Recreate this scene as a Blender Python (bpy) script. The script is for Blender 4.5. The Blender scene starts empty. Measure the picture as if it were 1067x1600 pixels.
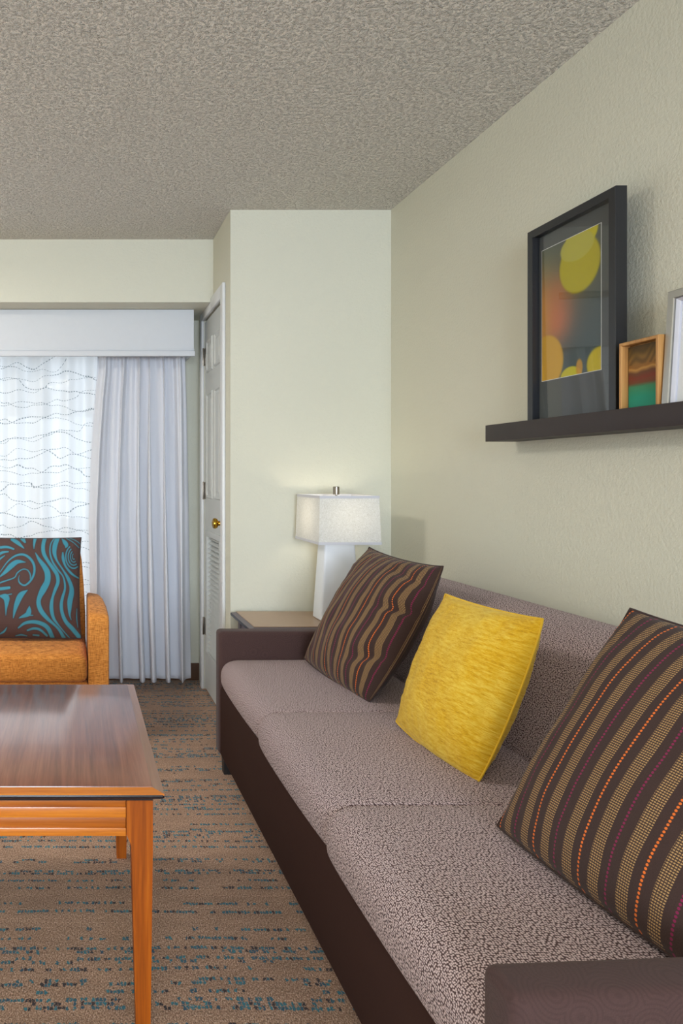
import bpy, bmesh, math, random
import numpy as np
from mathutils import Vector, Matrix, noise as mnoise

random.seed(7)
np.random.seed(7)
sc = bpy.context.scene
COL = sc.collection

# ------------------------------------------------------------------ camera
F = 1100.0            # focal length in pixels of the 1067-wide frame
PX, PY = 118.0, 744.0 # vanishing point of the room's depth lines
CH = 1.196            # camera height
cam = bpy.data.cameras.new('camera')
cam_o = bpy.data.objects.new('camera', cam)
COL.objects.link(cam_o)
cam.sensor_fit = 'HORIZONTAL'
cam.sensor_width = 36.0
cam.lens = 36.0 * F / 1067.0
cam.shift_x = (533.5 - PX) / 1067.0
cam.shift_y = -(800.0 - PY) / 1067.0
cam.clip_start = 0.02
cam_o.location = (0, 0, CH)
cam_o.rotation_euler = (math.pi / 2, 0, 0)
sc.camera = cam_o

# ------------------------------------------------------------------ world, lights, exposure
sc.view_settings.view_transform = 'Standard'
sc.view_settings.look = 'None'
sc.view_settings.gamma = 1.0
sc.view_settings.use_curve_mapping = False
sc.view_settings.exposure = 0.0
world = bpy.data.worlds.new('world')
sc.world = world
world.use_nodes = True
bg = world.node_tree.nodes['Background']
bg.inputs[0].default_value = (0.86, 0.95, 1.03, 1)
bg.inputs[1].default_value = 0.62

def area(name, loc, rot, sx, sy, power, col):
    l = bpy.data.lights.new(name, 'AREA')
    l.shape = 'RECTANGLE'; l.size = sx; l.size_y = sy
    l.energy = power; l.color = col
    o = bpy.data.objects.new(name, l)
    o.location = loc; o.rotation_euler = rot
    COL.objects.link(o)
    return o
# daylight entering through the sheer-covered window; fill from an added, unseen window behind the camera
area('window_daylight', (-0.95, 4.42, 1.2), (-math.pi / 2, 0, 0), 2.6, 1.9, 15, (0.88, 0.96, 1.02))
area('rear_window_fill', (0.0, -4.16, 1.35), (math.pi / 2, 0, 0), 2.4, 1.8, 255, (0.82, 0.95, 1.10))
# fill lights of two added ceiling lamps, out of view
area('rear_ceiling_fill', (-0.35, -0.55, 2.325), (0, 0, 0), 0.5, 0.5, 5, (1.0, 0.98, 0.95))
area('left_ceiling_fill', (-1.3, 2.5, 2.325), (0, 0, 0), 0.55, 0.55, 23, (1.0, 0.99, 0.97))

# ------------------------------------------------------------------ material helpers
def lin(c):
    c = c / 255.0
    return c / 12.92 if c <= 0.04045 else ((c + 0.055) / 1.055) ** 2.4
def rgb(r, g, b): return (lin(r), lin(g), lin(b), 1.0)

class G:
    def __init__(s, name):
        s.m = bpy.data.materials.new(name); s.m.use_nodes = True
        s.nt = s.m.node_tree
        s.b = s.nt.nodes['Principled BSDF']; s.out = s.nt.nodes['Material Output']
    def n(s, t, **kw):
        x = s.nt.nodes.new(t)
        for k, v in kw.items(): setattr(x, k, v)
        return x
    def put(s, sock, v):
        if isinstance(v, bpy.types.NodeSocket): s.nt.links.new(v, sock)
        elif v is not None: sock.default_value = v
    def math(s, op, a, b=None, c=None, clamp=False):
        x = s.n('ShaderNodeMath', operation=op, use_clamp=clamp)
        for i, v in enumerate((a, b, c)):
            if v is not None: s.put(x.inputs[i], v)
        return x.outputs[0]
    def mix(s, f, a, b, mode='MIX'):
        x = s.n('ShaderNodeMix', data_type='RGBA', blend_type=mode)
        s.put(x.inputs[0], f); s.put(x.inputs[6], a); s.put(x.inputs[7], b)
        return x.outputs[2]
    def obj(s): return s.n('ShaderNodeTexCoord').outputs['Object']
    def uv(s): return s.n('ShaderNodeTexCoord').outputs['UV']
    def xyz(s, v):
        x = s.n('ShaderNodeSeparateXYZ'); s.put(x.inputs[0], v); return x.outputs
    def comb(s, x, y, z=0.0):
        c = s.n('ShaderNodeCombineXYZ')
        for i, v in enumerate((x, y, z)): s.put(c.inputs[i], v)
        return c.outputs[0]
    def scale(s, v, sx, sy, sz):
        x = s.n('ShaderNodeMapping'); s.put(x.inputs[0], v); x.inputs[3].default_value = (sx, sy, sz)
        return x.outputs[0]
    def noise(s, v, scale, detail=2.0, rough=0.5, dist=0.0):
        x = s.n('ShaderNodeTexNoise'); s.put(x.inputs['Vector'], v)
        x.inputs['Scale'].default_value = scale; x.inputs['Detail'].default_value = detail
        x.inputs['Roughness'].default_value = rough; x.inputs['Distortion'].default_value = dist
        return x.outputs[0]
    def white(s, v):
        x = s.n('ShaderNodeTexWhiteNoise', noise_dimensions='3D'); s.put(x.inputs[0], v); return x.outputs[0]
    def voro(s, v, scale, feature='F1', out=0):
        x = s.n('ShaderNodeTexVoronoi', feature=feature); s.put(x.inputs['Vector'], v)
        x.inputs['Scale'].default_value = scale
        return x.outputs[out]
    def ramp(s, f, stops):
        x = s.n('ShaderNodeValToRGB'); s.put(x.inputs[0], f)
        e = x.color_ramp.elements
        while len(e) < len(stops): e.new(0.5)
        for k, (p, c) in zip(e, stops): k.position = p; k.color = c
        return x.outputs[0]
    def map(s, f, a, b, c=0.0, d=1.0):
        x = s.n('ShaderNodeMapRange'); s.put(x.inputs[0], f)
        for i, v in enumerate((a, b, c, d)): x.inputs[1 + i].default_value = v
        return x.outputs[0]
    def bump(s, h, strength=0.5, dist=0.01):
        x = s.n('ShaderNodeBump'); s.put(x.inputs['Height'], h)
        x.inputs['Strength'].default_value = strength; x.inputs['Distance'].default_value = dist
        s.nt.links.new(x.outputs[0], s.b.inputs['Normal'])
    def fin(s, col=None, rough=0.6, metal=0.0, spec=0.5, sheen=0.0, coat=0.0):
        s.put(s.b.inputs['Base Color'], col); s.put(s.b.inputs['Roughness'], rough)
        s.b.inputs['Metallic'].default_value = metal
        s.b.inputs['Specular IOR Level'].default_value = spec
        s.b.inputs['Sheen Weight'].default_value = sheen
        s.b.inputs['Coat Weight'].default_value = coat
        return s.m

M = {}
def simple(name, c, rough=0.5, metal=0.0, spec=0.5, nscale=60, var=0.06, bump=0.0):
    g = G(name); o = g.obj()
    nz = g.noise(o, nscale, 3)
    dark = tuple(x * (1 - var) for x in c[:3]) + (1,); light = tuple(min(1, x * (1 + var)) for x in c[:3]) + (1,)
    if bump: g.bump(nz, bump, 0.003)
    M[name] = g.fin(g.mix(nz, dark, light), rough, metal, spec)
    return M[name]

# painted, lightly textured walls
g = G('wall_paint'); o = g.obj()
h = g.math('ADD', g.noise(o, 95, 3, 0.55), g.math('MULTIPLY', g.noise(o, 260, 2), 0.35))
g.bump(h, 0.34, 0.006)
M['wall'] = g.fin(g.mix(g.noise(o, 1.3, 2), rgb(214, 212, 195), rgb(219, 217, 201)), 0.75, spec=0.25)
# popcorn ceiling
g = G('popcorn_ceiling'); o = g.obj()
a = g.map(g.noise(o, 84, 3, 0.65), 0.50, 0.74)
b = g.map(g.noise(o, 170, 2, 0.6), 0.50, 0.8)
g.bump(g.math('ADD', a, g.math('MULTIPLY', b, 0.5)), 1.0, 0.011)
M['ceiling'] = g.fin(rgb(236, 231, 222), 0.85, spec=0.2)
simple('white_paint', rgb(222, 223, 224), 0.42, nscale=12, var=0.02)
simple('door_paint', rgb(205, 208, 206), 0.4, nscale=12, var=0.02)
simple('valance_fabric', rgb(214, 217, 222), 0.7, nscale=30, var=0.02)
simple('baseboard_brown', rgb(92, 66, 48), 0.5)
simple('brass', rgb(190, 148, 52), 0.22, 1.0, nscale=20)
simple('nickel', rgb(150, 142, 132), 0.3, 1.0, nscale=20)
simple('shelf_wood', rgb(44, 31, 31), 0.55, nscale=25, var=0.12)
simple('frame_black', rgb(30, 31, 35), 0.38, nscale=30, var=0.08)
simple('mat_board', rgb(78, 82, 82), 0.8, nscale=90, var=0.04)
simple('white_card', rgb(226, 228, 230), 0.7, var=0.02)
simple('silver', rgb(176, 174, 168), 0.33, 0.75, nscale=50, var=0.05)
simple('pale_silver', rgb(205, 205, 215), 0.35, 0.3, nscale=50, var=0.03)
simple('lamp_ceramic', rgb(224, 229, 238), 0.32, nscale=8, var=0.01)
simple('black_plastic', rgb(20, 17, 16), 0.5)
simple('dark_edge', rgb(34, 28, 32), 0.25, nscale=30)
simple('laminate_tan', rgb(170, 142, 118), 0.34, nscale=40, var=0.05)
simple('laminate_grey', rgb(96, 88, 96), 0.4, nscale=40)
simple('outside_ground', rgb(150, 150, 140), 0.9)

# carpet: brown loop pile with broken rows of teal tufts
g = G('carpet'); o = g.obj(); x, y, z = g.xyz(o)[0:3]
CW, CHH = 0.0085, 0.0125
wob = g.math('MULTIPLY', g.noise(g.comb(g.math('MULTIPLY', x, 1.0), g.math('MULTIPLY', y, 1.0)), 2.2, 1), 0.03)
jit = g.n('ShaderNodeTexNoise'); g.put(jit.inputs['Vector'], o); jit.inputs['Scale'].default_value = 150; jit.inputs['Detail'].default_value = 1
j_ = g.xyz(jit.outputs[1])
x = g.math('MULTIPLY_ADD', j_[0], 0.012, x)
y2 = g.math('MULTIPLY_ADD', j_[1], 0.016, g.math('ADD', y, wob))
cx = g.math('FLOOR', g.math('DIVIDE', x, CW)); cy = g.math('FLOOR', g.math('DIVIDE', y2, CHH))
rowr = g.white(g.comb(cy, 3.7, 1.1))
cellr = g.white(g.comb(cx, cy, 0.5))
lowx = g.noise(g.comb(g.math('MULTIPLY', cx, CW), g.math('MULTIPLY', cy, 2.37)), 9.0, 2, 0.6)
main = g.math('LESS_THAN', g.math('FRACT', g.math('MULTIPLY', g.math('ADD', cy, 0.5), 1.0 / 3.0)), 0.333)
rowr = g.math('ADD', rowr, g.math('MULTIPLY_ADD', main, 0.55, -0.12))
rowon = g.math('GREATER_THAN', rowr, 0.56)
thr = g.math('MULTIPLY_ADD', rowr, -0.24, 0.64)
seg = g.math('GREATER_THAN', lowx, thr)
celln = g.math('GREATER_THAN', cellr, 0.34)
teal = g.math('MULTIPLY', g.math('MULTIPLY', rowon, seg), celln)
fx = g.math('FRACT', g.math('DIVIDE', x, CW)); fy = g.math('FRACT', g.math('DIVIDE', y2, CHH))
inx = g.math('LESS_THAN', g.math('ABSOLUTE', g.math('SUBTRACT', fx, 0.5)), 0.40)
iny = g.math('LESS_THAN', g.math('ABSOLUTE', g.math('SUBTRACT', fy, 0.5)), 0.42)
teal = g.math('MULTIPLY', g.math('MULTIPLY', teal, inx), iny)
tuft = g.noise(g.scale(o, 1, 0.55, 1), 330, 2, 0.7)
streak = g.noise(g.scale(o, 1.2, 3.2, 1), 5, 3, 0.6)
base = g.ramp(tuft, [(0.30, rgb(84, 60, 46)), (0.5, rgb(188, 148, 120)), (0.70, rgb(250, 220, 196))])
base = g.mix(g.map(streak, 0.3, 0.7, 0.0, 0.35), base, rgb(112, 84, 64))
tc = g.mix(g.white(g.comb(cx, cy, 9.0)), rgb(20, 92, 122), rgb(44, 150, 168))
tc = g.mix(g.math('GREATER_THAN', g.white(g.comb(cx, cy, 4.0)), 0.82), tc, rgb(34, 36, 52))
tc = g.mix(g.map(tuft, 0.3, 0.7, 0.45, 0.0), tc, rgb(20, 26, 34))
g.bump(tuft, 0.8, 0.006)
M['carpet'] = g.fin(g.mix(g.math('MULTIPLY', teal, 0.92), base, tc), 0.95, spec=0.1, sheen=0.15)

# sofa: pebble-weave taupe
g = G('pebble_fabric'); px_, py_, pz_ = g.xyz(g.obj())[0:3]
o = g.comb(g.math('ADD', px_, pz_), py_)
ow = g.n('ShaderNodeVectorMath', operation='ADD'); g.put(ow.inputs[0], o)
nn = g.n('ShaderNodeTexNoise'); g.put(nn.inputs['Vector'], o); nn.inputs['Scale'].default_value = 55
sc_ = g.n('ShaderNodeVectorMath', operation='SCALE'); g.put(sc_.inputs[0], nn.outputs[1]); sc_.inputs['Scale'].default_value = 0.006
g.put(ow.inputs[1], sc_.outputs[0])
vx = g.n('ShaderNodeTexVoronoi', feature='F1', voronoi_dimensions='2D'); g.put(vx.inputs['Vector'], ow.outputs[0])
vx.inputs['Scale'].default_value = 225; vx.inputs['Randomness'].default_value = 0.62
dot = g.map(vx.outputs['Distance'], 0.55, 0.20)
g.bump(dot, 0.5, 0.002)
M['pebble'] = g.fin(g.mix(dot, rgb(80, 59, 60), rgb(220, 199, 200)), 0.8, spec=0.2, sheen=0.1)
# sofa: dark brown with tone-on-tone whorls
g = G('brown_whorl_fabric'); o = g.obj()
d = g.voro(g.scale(o, 1, 1, 1), 17.0, 'F1', 0)
w = g.math('SINE', g.math('MULTIPLY', g.math('ADD', d, g.math('MULTIPLY', g.noise(o, 14, 2), 0.25)), 62))
f = g.math('MULTIPLY', g.map(w, -0.2, 0.8), 0.55)
fine = g.noise(o, 420, 2)
g.bump(fine, 0.35, 0.002)
M['brown_fabric'] = g.fin(g.mix(fine, g.mix(f, rgb(78, 57, 55), rgb(58, 41, 38)), rgb(70, 51, 48)), 0.85, spec=0.15, sheen=0.12)
simple('base_fabric', rgb(58, 39, 34), 0.9, spec=0.1, nscale=400, var=0.15)

# striped pillow (uv in metres: u runs across the stripes)
def stripe_mat(name, phase, P=0.0545):
    g = G(name); u, v = g.xyz(g.uv())[0:2]
    k = g.math('ADD', g.math('DIVIDE', u, P), phase)
    fr = g.math('FRACT', k); idx = g.math('FLOOR', k)
    tan = g.math('LESS_THAN', g.math('ABSOLUTE', g.math('SUBTRACT', fr, 0.25)), 0.19)
    rib = g.math('LESS_THAN', g.math('FRACT', g.math('DIVIDE', v, 0.0042)), 0.50)
    colm = g.math('GREATER_THAN', g.math('FRACT', g.math('MULTIPLY', fr, 14.0)), 0.28)
    rib = g.math('MULTIPLY', rib, colm)
    dotc = g.math('ABSOLUTE', g.math('SUBTRACT', fr, 0.72))
    dv = g.math('MULTIPLY', g.math('SUBTRACT', g.math('FRACT', g.math('DIVIDE', v, 0.0062)), 0.5), 0.11)
    rad = g.math('SQRT', g.math('ADD', g.math('MULTIPLY', dotc, dotc), g.math('MULTIPLY', dv, dv)))
    dots = g.math('LESS_THAN', rad, 0.038)
    odd = g.math('GREATER_THAN', g.math('FRACT', g.math('MULTIPLY', idx, 0.5)), 0.25)
    dcol = g.mix(odd, rgb(222, 112, 42), rgb(128, 34, 74))
    nz = g.noise(g.comb(g.math('MULTIPLY', u, 1), g.math('MULTIPLY', v, 1)), 500, 2)
    brown = g.mix(nz, rgb(50, 35, 32), rgb(70, 51, 45))
    c = g.mix(g.math('MULTIPLY', tan, rib), brown, rgb(176, 140, 92))
    c = g.mix(dots, c, dcol)
    g.bump(g.math('ADD', g.math('MULTIPLY', g.math('MULTIPLY', tan, rib), 0.6), nz), 0.35, 0.001)
    M[name] = g.fin(c, 0.8, spec=0.2, sheen=0.1)
stripe_mat('stripe_a', 0.05, 0.047)
stripe_mat('stripe_b', 0.55)

# mustard chenille
g = G('mustard_chenille'); uvv = g.uv(); u, v = g.xyz(uvv)[0:2]
s1 = g.noise(g.scale(uvv, 34, 150, 1), 1.0, 4, 0.75)
s2 = g.noise(g.scale(uvv, 140, 420, 1), 1.0, 2, 0.6)
big = g.noise(g.scale(uvv, 7, 9, 1), 1.0, 2)
mx = g.math('ADD', g.math('MULTIPLY', s1, 0.65), g.math('MULTIPLY', g.math('ADD', s2, big), 0.22))
c = g.ramp(mx, [(0.36, rgb(176, 122, 6)), (0.5, rgb(218, 168, 18)), (0.66, rgb(236, 202, 78))])
g.bump(g.math('ADD', s2, s1), 0.5, 0.004)
g.b.inputs['Sheen Tint'].default_value = rgb(255, 235, 150)
M['mustard'] = g.fin(c, 0.7, spec=0.25, sheen=0.5)

# armchair tweed
g = G('orange_tweed'); o = g.obj()
h1 = g.noise(g.scale(o, 40, 40, 420), 1.0, 3, 0.65); h2 = g.noise(g.scale(o, 420, 420, 40), 1.0, 3, 0.65)
t = g.math('MULTIPLY_ADD', h1, 0.6, g.math('MULTIPLY', h2, 0.4))
c = g.ramp(t, [(0.36, rgb(150, 84, 30)), (0.52, rgb(216, 140, 64)), (0.66, rgb(232, 166, 88))])
g.bump(t, 0.5, 0.003)
M['tweed'] = g.fin(c, 0.85, spec=0.2, sheen=0.1)

# woods
def wood(name, ax, c0, c1, c2, rough, coat=0.0, spec=0.5):
    g = G(name); o = g.obj()
    s = [60.0, 60.0, 60.0]; s[ax] = 2.2
    n1 = g.noise(g.scale(o, *s), 1.0, 4, 0.6, 0.4)
    s = [260.0] * 3; s[ax] = 9.0
    n2 = g.noise(g.scale(o, *s), 1.0, 2, 0.6)
    t = g.math('MULTIPLY_ADD', n1, 0.7, g.math('MULTIPLY', n2, 0.3))
    g.bump(n2, 0.04, 0.001)
    M[name] = g.fin(g.ramp(t, [(0.34, c0), (0.5, c1), (0.66, c2)]), rough, spec=spec, coat=coat)
    g.b.inputs['Coat Roughness'].default_value = 0.16; g.b.inputs['Coat IOR'].default_value = 1.75
wood('table_top_wood', 1, rgb(104, 58, 42), rgb(128, 76, 56), rgb(146, 92, 70), 0.30, 1.0)
wood('honey_wood_x', 0, rgb(176, 94, 14), rgb(204, 116, 22), rgb(220, 136, 36), 0.32, 0.8)
wood('honey_wood_dark', 0, rgb(146, 74, 12), rgb(170, 90, 18), rgb(186, 106, 26), 0.32, 0.3)
wood('rim_reflection_wood', 1, rgb(128, 84, 54), rgb(146, 98, 66), rgb(160, 112, 80), 0.3, 0.8)  # side rims: grey of the reflected surroundings mixed into the wood colour
wood('honey_wood_y', 1, rgb(168, 90, 18), rgb(194, 110, 28), rgb(210, 130, 44), 0.32, 0.3)
wood('honey_wood_z', 2, rgb(128, 60, 6), rgb(156, 76, 9), rgb(176, 94, 16), 0.5, 0.0, 0.22)
wood('oak_frame', 2, rgb(156, 106, 54), rgb(188, 136, 76), rgb(208, 158, 96), 0.5)

# drape and sheer
g = G('drape_fabric'); o = g.obj()
fine = g.noise(g.scale(o, 500, 500, 300), 1.0, 2)
g.bump(fine, 0.12, 0.001)
dif = g.fin(g.mix(fine, rgb(212, 214, 222), rgb(220, 222, 229)), 0.85, spec=0.15, sheen=0.1)
tr = g.n('ShaderNodeBsdfTranslucent'); tr.inputs[0].default_value = rgb(200, 202, 214)
ms = g.n('ShaderNodeMixShader'); ms.inputs[0].default_value = 0.03
g.nt.links.new(g.b.outputs[0], ms.inputs[1]); g.nt.links.new(tr.outputs[0], ms.inputs[2])
g.nt.links.new(ms.outputs[0], g.out.inputs[0])
M['drape'] = g.m
g = G('sheer_fabric'); u, v = g.xyz(g.uv())[0:2]
def dashes(n, off, amp):
    wv = g.noise(g.comb(g.math('MULTIPLY_ADD', u, 2.6, off), g.math('MULTIPLY', v, 3.0)), 1.0, 2)
    k = g.math('MULTIPLY_ADD', v, n, g.math('MULTIPLY', wv, amp))
    line = g.math('LESS_THAN', g.math('ABSOLUTE', g.math('SUBTRACT', g.math('FRACT', k), 0.5)), 0.0021 * n)
    dash = g.math('LESS_THAN', g.math('FRACT', g.math('ADD', g.math('MULTIPLY', u, 52.0), g.math('MULTIPLY', g.math('FLOOR', k), 0.37))), 0.62)
    return g.math('MULTIPLY', line, dash)
pat = g.math('MAXIMUM', dashes(11.0, 0.0, 2.6), dashes(9.5, 7.3, 3.4))
colr = g.mix(pat, rgb(248, 250, 252), rgb(150, 160, 166))
g.fin(colr, 0.9, spec=0.1)
tr = g.n('ShaderNodeBsdfTranslucent'); g.put(tr.inputs[0], colr)
tp = g.n('ShaderNodeBsdfTransparent'); g.put(tp.inputs[0], g.mix(pat, (1, 1, 1, 1), rgb(150, 160, 164)))
m1 = g.n('ShaderNodeMixShader'); m1.inputs[0].default_value = 0.55
g.nt.links.new(g.b.outputs[0], m1.inputs[1]); g.nt.links.new(tr.outputs[0], m1.inputs[2])
m2 = g.n('ShaderNodeMixShader'); m2.inputs[0].default_value = 0.24
g.nt.links.new(m1.outputs[0], m2.inputs[1]); g.nt.links.new(tp.outputs[0], m2.inputs[2])
g.nt.links.new(m2.outputs[0], g.out.inputs[0])
M['sheer'] = g.m
# lamp shade linen
g = G('shade_linen'); o = g.obj()
nz = g.noise(g.scale(o, 1, 1, 1), 170, 4, 0.7, 1.5)
colr = g.mix(g.map(nz, 0.35, 0.65), rgb(206, 207, 206), rgb(234, 236, 238))
g.fin(colr, 0.85, spec=0.1)
tr = g.n('ShaderNodeBsdfTranslucent'); g.put(tr.inputs[0], colr)
m1 = g.n('ShaderNodeMixShader'); m1.inputs[0].default_value = 0.42
g.nt.links.new(g.b.outputs[0], m1.inputs[1]); g.nt.links.new(tr.outputs[0], m1.inputs[2])
g.nt.links.new(m1.outputs[0], g.out.inputs[0])
M['shade'] = g.m
simple('shade_tape', rgb(205, 206, 214), 0.7, var=0.02)
# bulb
g = G('bulb_glow'); g.fin(rgb(255, 240, 210), 0.4)
g.b.inputs['Emission Color'].default_value = (1.0, 0.86, 0.62, 1); g.b.inputs['Emission Strength'].default_value = 12.0
M['bulb'] = g.m
# thin clear glass
def glass(name, ior):
    g = G(name)
    lw = g.n('ShaderNodeLayerWeight'); lw.inputs[0].default_value = 0.5
    fac = g.math('MULTIPLY_ADD', g.math('POWER', lw.outputs['Facing'], 5.0), 0.95, ior)
    tp = g.n('ShaderNodeBsdfTransparent'); gl = g.n('ShaderNodeBsdfGlossy'); gl.inputs['Roughness'].default_value = 0.0
    ms = g.n('ShaderNodeMixShader')
    g.nt.links.new(fac, ms.inputs[0]); g.nt.links.new(tp.outputs[0], ms.inputs[1]); g.nt.links.new(gl.outputs[0], ms.inputs[2])
    g.nt.links.new(ms.outputs[0], g.out.inputs[0]); M[name] = g.m
glass('clear_glass', 0.055)
# colour-attribute prints
def print_mat(name, rough, bump=0.0, sheen=0.0):
    g = G(name); at = g.n('ShaderNodeAttribute'); at.attribute_name = 'print'
    nz = g.noise(g.uv(), 700, 2)
    if bump: g.bump(nz, bump, 0.001)
    M[name] = g.fin(g.mix(g.map(nz, 0.3, 0.7, 0.0, 0.12), at.outputs['Color'], (0.02, 0.02, 0.02, 1)), rough, spec=0.2, sheen=sheen)
print_mat('art_print', 0.6)
print_mat('swirl_fabric', 0.8, 0.3, 0.05)

# ------------------------------------------------------------------ geometry helpers
def tag(o, label=None, cat=None, group=None, kind=None):
    if label: o['label'] = label
    if cat: o['category'] = cat
    if group: o['group'] = group
    if kind: o['kind'] = kind
    return o

def thing(name, base, label=None, cat=None, kind=None):
    o = bpy.data.objects.new(name, None); o.location = base
    o.empty_display_size = 0.1
    COL.objects.link(o)
    return tag(o, label, cat, kind=kind)

def world_base(p):
    v = Vector((0, 0, 0))
    while p is not None:
        v += p.location; p = p.parent
    return v

def link(name, me, mat, parent=None, smooth=False):
    o = bpy.data.objects.new(name, me)
    if parent is not None:
        b = world_base(parent)
        me.transform(Matrix.Translation(-b))
        o.parent = parent
    COL.objects.link(o)
    me.materials.append(M[mat] if isinstance(mat, str) else mat)
    if smooth:
        me.polygons.foreach_set('use_smooth', [True] * len(me.polygons))
    return o

def from_bm(name, bm, mat, parent=None, smooth=False, sharp=None):
    me = bpy.data.meshes.new(name)
    bmesh.ops.recalc_face_normals(bm, faces=bm.faces[:])
    bm.to_mesh(me); bm.free()
    o = link(name, me, mat, parent, smooth)
    if smooth and sharp:
        me.set_sharp_from_angle(angle=math.radians(sharp))
    return o

def add_box(bm, x0, x1, y0, y1, z0, z1, r=0.0, seg=2):
    t = bmesh.new()
    bmesh.ops.create_cube(t, size=1.0)
    for v in t.verts:
        v.co = Vector(((x0 + x1) / 2 + v.co.x * (x1 - x0), (y0 + y1) / 2 + v.co.y * (y1 - y0), (z0 + z1) / 2 + v.co.z * (z1 - z0)))
    if r:
        bmesh.ops.bevel(t, geom=t.edges[:], offset=r, segments=seg, affect='EDGES', profile=0.5)
    vm = {}
    for v in t.verts: vm[v] = bm.verts.new(v.co)
    for f in t.faces: bm.faces.new([vm[v] for v in f.verts])
    t.free()

def box(name, x0, x1, y0, y1, z0, z1, mat, parent=None, r=0.0, seg=2):
    bm = bmesh.new(); add_box(bm, x0, x1, y0, y1, z0, z1, r, seg)
    return from_bm(name, bm, mat, parent, smooth=bool(r), sharp=40 if r else None)

def boxes(name, lst, mat, parent=None, r=0.0):
    bm = bmesh.new()
    for b in lst: add_box(bm, *b, r=r)
    return from_bm(name, bm, mat, parent, smooth=bool(r), sharp=40 if r else None)

def lathe(name, prof, center, mat, parent=None, n=24, axis='Z'):
    bm = bmesh.new(); rings = []
    for r, h in prof:
        ring = []
        for k in range(n):
            a = 2 * math.pi * k / n
            p = (r * math.cos(a), r * math.sin(a), h)
            if axis == 'X': p = (h, p[0], p[1])
            ring.append(bm.verts.new(Vector(p) + Vector(center)))
        rings.append(ring)
    for a, b in zip(rings, rings[1:]):
        for k in range(n): bm.faces.new((a[k], a[(k + 1) % n], b[(k + 1) % n], b[k]))
    bm.faces.new(rings[0]); bm.faces.new(rings[-1])
    return from_bm(name, bm, mat, parent, smooth=True, sharp=40)

def loft(name, sections, mat, parent=None, sharp=50):
    """closed tube of equal-length rings of points with caps"""
    bm = bmesh.new(); rs = [[bm.verts.new(p) for p in s] for s in sections]
    n = len(rs[0])
    for a, b in zip(rs, rs[1:]):
        for k in range(n): bm.faces.new((a[k], a[(k + 1) % n], b[(k + 1) % n], b[k]))
    bm.faces.new(rs[0]); bm.faces.new(rs[-1][::-1])
    return from_bm(name, bm, mat, parent, smooth=True, sharp=sharp)

def round_poly(pts, rad, seg=7):
    """round the corners of a polygon; pts (x, z), rad per corner"""
    out = []; n = len(pts)
    for i in range(n):
        p0, p1, p2 = Vector(pts[i - 1]), Vector(pts[i]), Vector(pts[(i + 1) % n])
        a = (p0 - p1).normalized(); b = (p2 - p1).normalized()
        d = rad[i]
        for k in range(seg + 1):
            t = k / seg
            q = (p1 + a * d) * (1 - t) ** 2 + p1 * 2 * t * (1 - t) + (p1 + b * d) * t * t
            out.append((q.x, q.y))
    return out

def inset(poly, d):
    n = len(poly); out = []
    for i in range(n):
        a = Vector(poly[i - 1]); b = Vector(poly[(i + 1) % n]); p = Vector(poly[i])
        t = (b - a)
        if t.length < 1e-9: out.append(tuple(p)); continue
        t.normalize(); nrm = Vector((-t.y, t.x))
        q = p + nrm * d; out.append((q.x, q.y))
    return out

def soft_loft(name, poly, y0, y1, r, mat, parent, ny=24, bulge=None):
    """extrude an (x,z) polygon (counter-clockwise) along y with rounded ends of radius r"""
    secs = []
    ts = [r * (1 - math.cos(math.pi / 2 * k / 6)) for k in range(7)]
    ys = [y0 + t for t in ts] + list(np.linspace(y0 + r, y1 - r, ny)[1:-1]) + [y1 - t for t in reversed(ts)]
    for y in ys:
        t = min(y - y0, y1 - y)
        d = 0.0 if t >= r else r - math.sqrt(max(0, r * r - (r - t) ** 2))
        s = inset(poly, d) if d else poly
        if bulge: s = [bulge(px, y, pz) for px, pz in s]
        secs.append([(px, y, pz) for px, pz in s])
    return loft(name, secs, mat, parent, sharp=70)

def ring_frame(name, Y0, Y1, Z0, Z1, w, x_front, x_back, mat, parent, lip=0.0):
    """picture-frame moulding in the YZ plane facing -X: four mitred bars in one mesh"""
    bm = bmesh.new()
    prof = [(0, x_back), (0, x_front + 0.0015), (0.0015, x_front), (w - 0.0015, x_front + lip), (w, x_front + lip + 0.0015), (w, x_back)]
    rings = []
    for ins, xx in prof:
        rings.append([bm.verts.new((xx, Y0 + ins, Z0 + ins)), bm.verts.new((xx, Y1 - ins, Z0 + ins)),
                      bm.verts.new((xx, Y1 - ins, Z1 - ins)), bm.verts.new((xx, Y0 + ins, Z1 - ins))])
    m = len(rings)
    for i in range(m):
        a, b = rings[i], rings[(i + 1) % m]
        for k in range(4): bm.faces.new((a[k], a[(k + 1) % 4], b[(k + 1) % 4], b[k]))
    return from_bm(name, bm, mat, parent)

# ------------------------------------------------------------------ room shell
XR, XS, YB, YW, YSO, ZC = 1.474, 0.7237, 3.289, 4.135, 3.699, 2.44
XL, YR = -2.6, -4.2
ZSO = 2.11
def struct(o): o['kind'] = 'structure'; return o
struct(box('floor', XL - 0.1, XR + 0.1, YR - 0.1, YW + 0.1, -0.08, 0.0, 'carpet'))
struct(box('ceiling', XL - 0.1, XR + 0.1, YR - 0.1, YW + 0.1, ZC, ZC + 0.08, 'ceiling'))
struct(box('wall_right', XR, XR + 0.1, YR - 0.1, YW + 0.1, 0, ZC, 'wall'))
struct(box('wall_left', XL - 0.1, XL, YR - 0.1, YW + 0.1, 0, ZC, 'wall'))
struct(box('wall_closet_front', XS, XR, YB, YB + 0.1, 0, ZC, 'wall'))
DY0, DY1, DZ = 3.446, 3.962, 2.07      # closet door opening
struct(boxes('wall_closet_side', [(XS, XS + 0.1, YB + 0.1, DY0, 0, ZC), (XS, XS + 0.1, DY1, YW, 0, ZC), (XS, XS + 0.1, DY0, DY1, DZ, ZC)], 'wall'))
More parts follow.
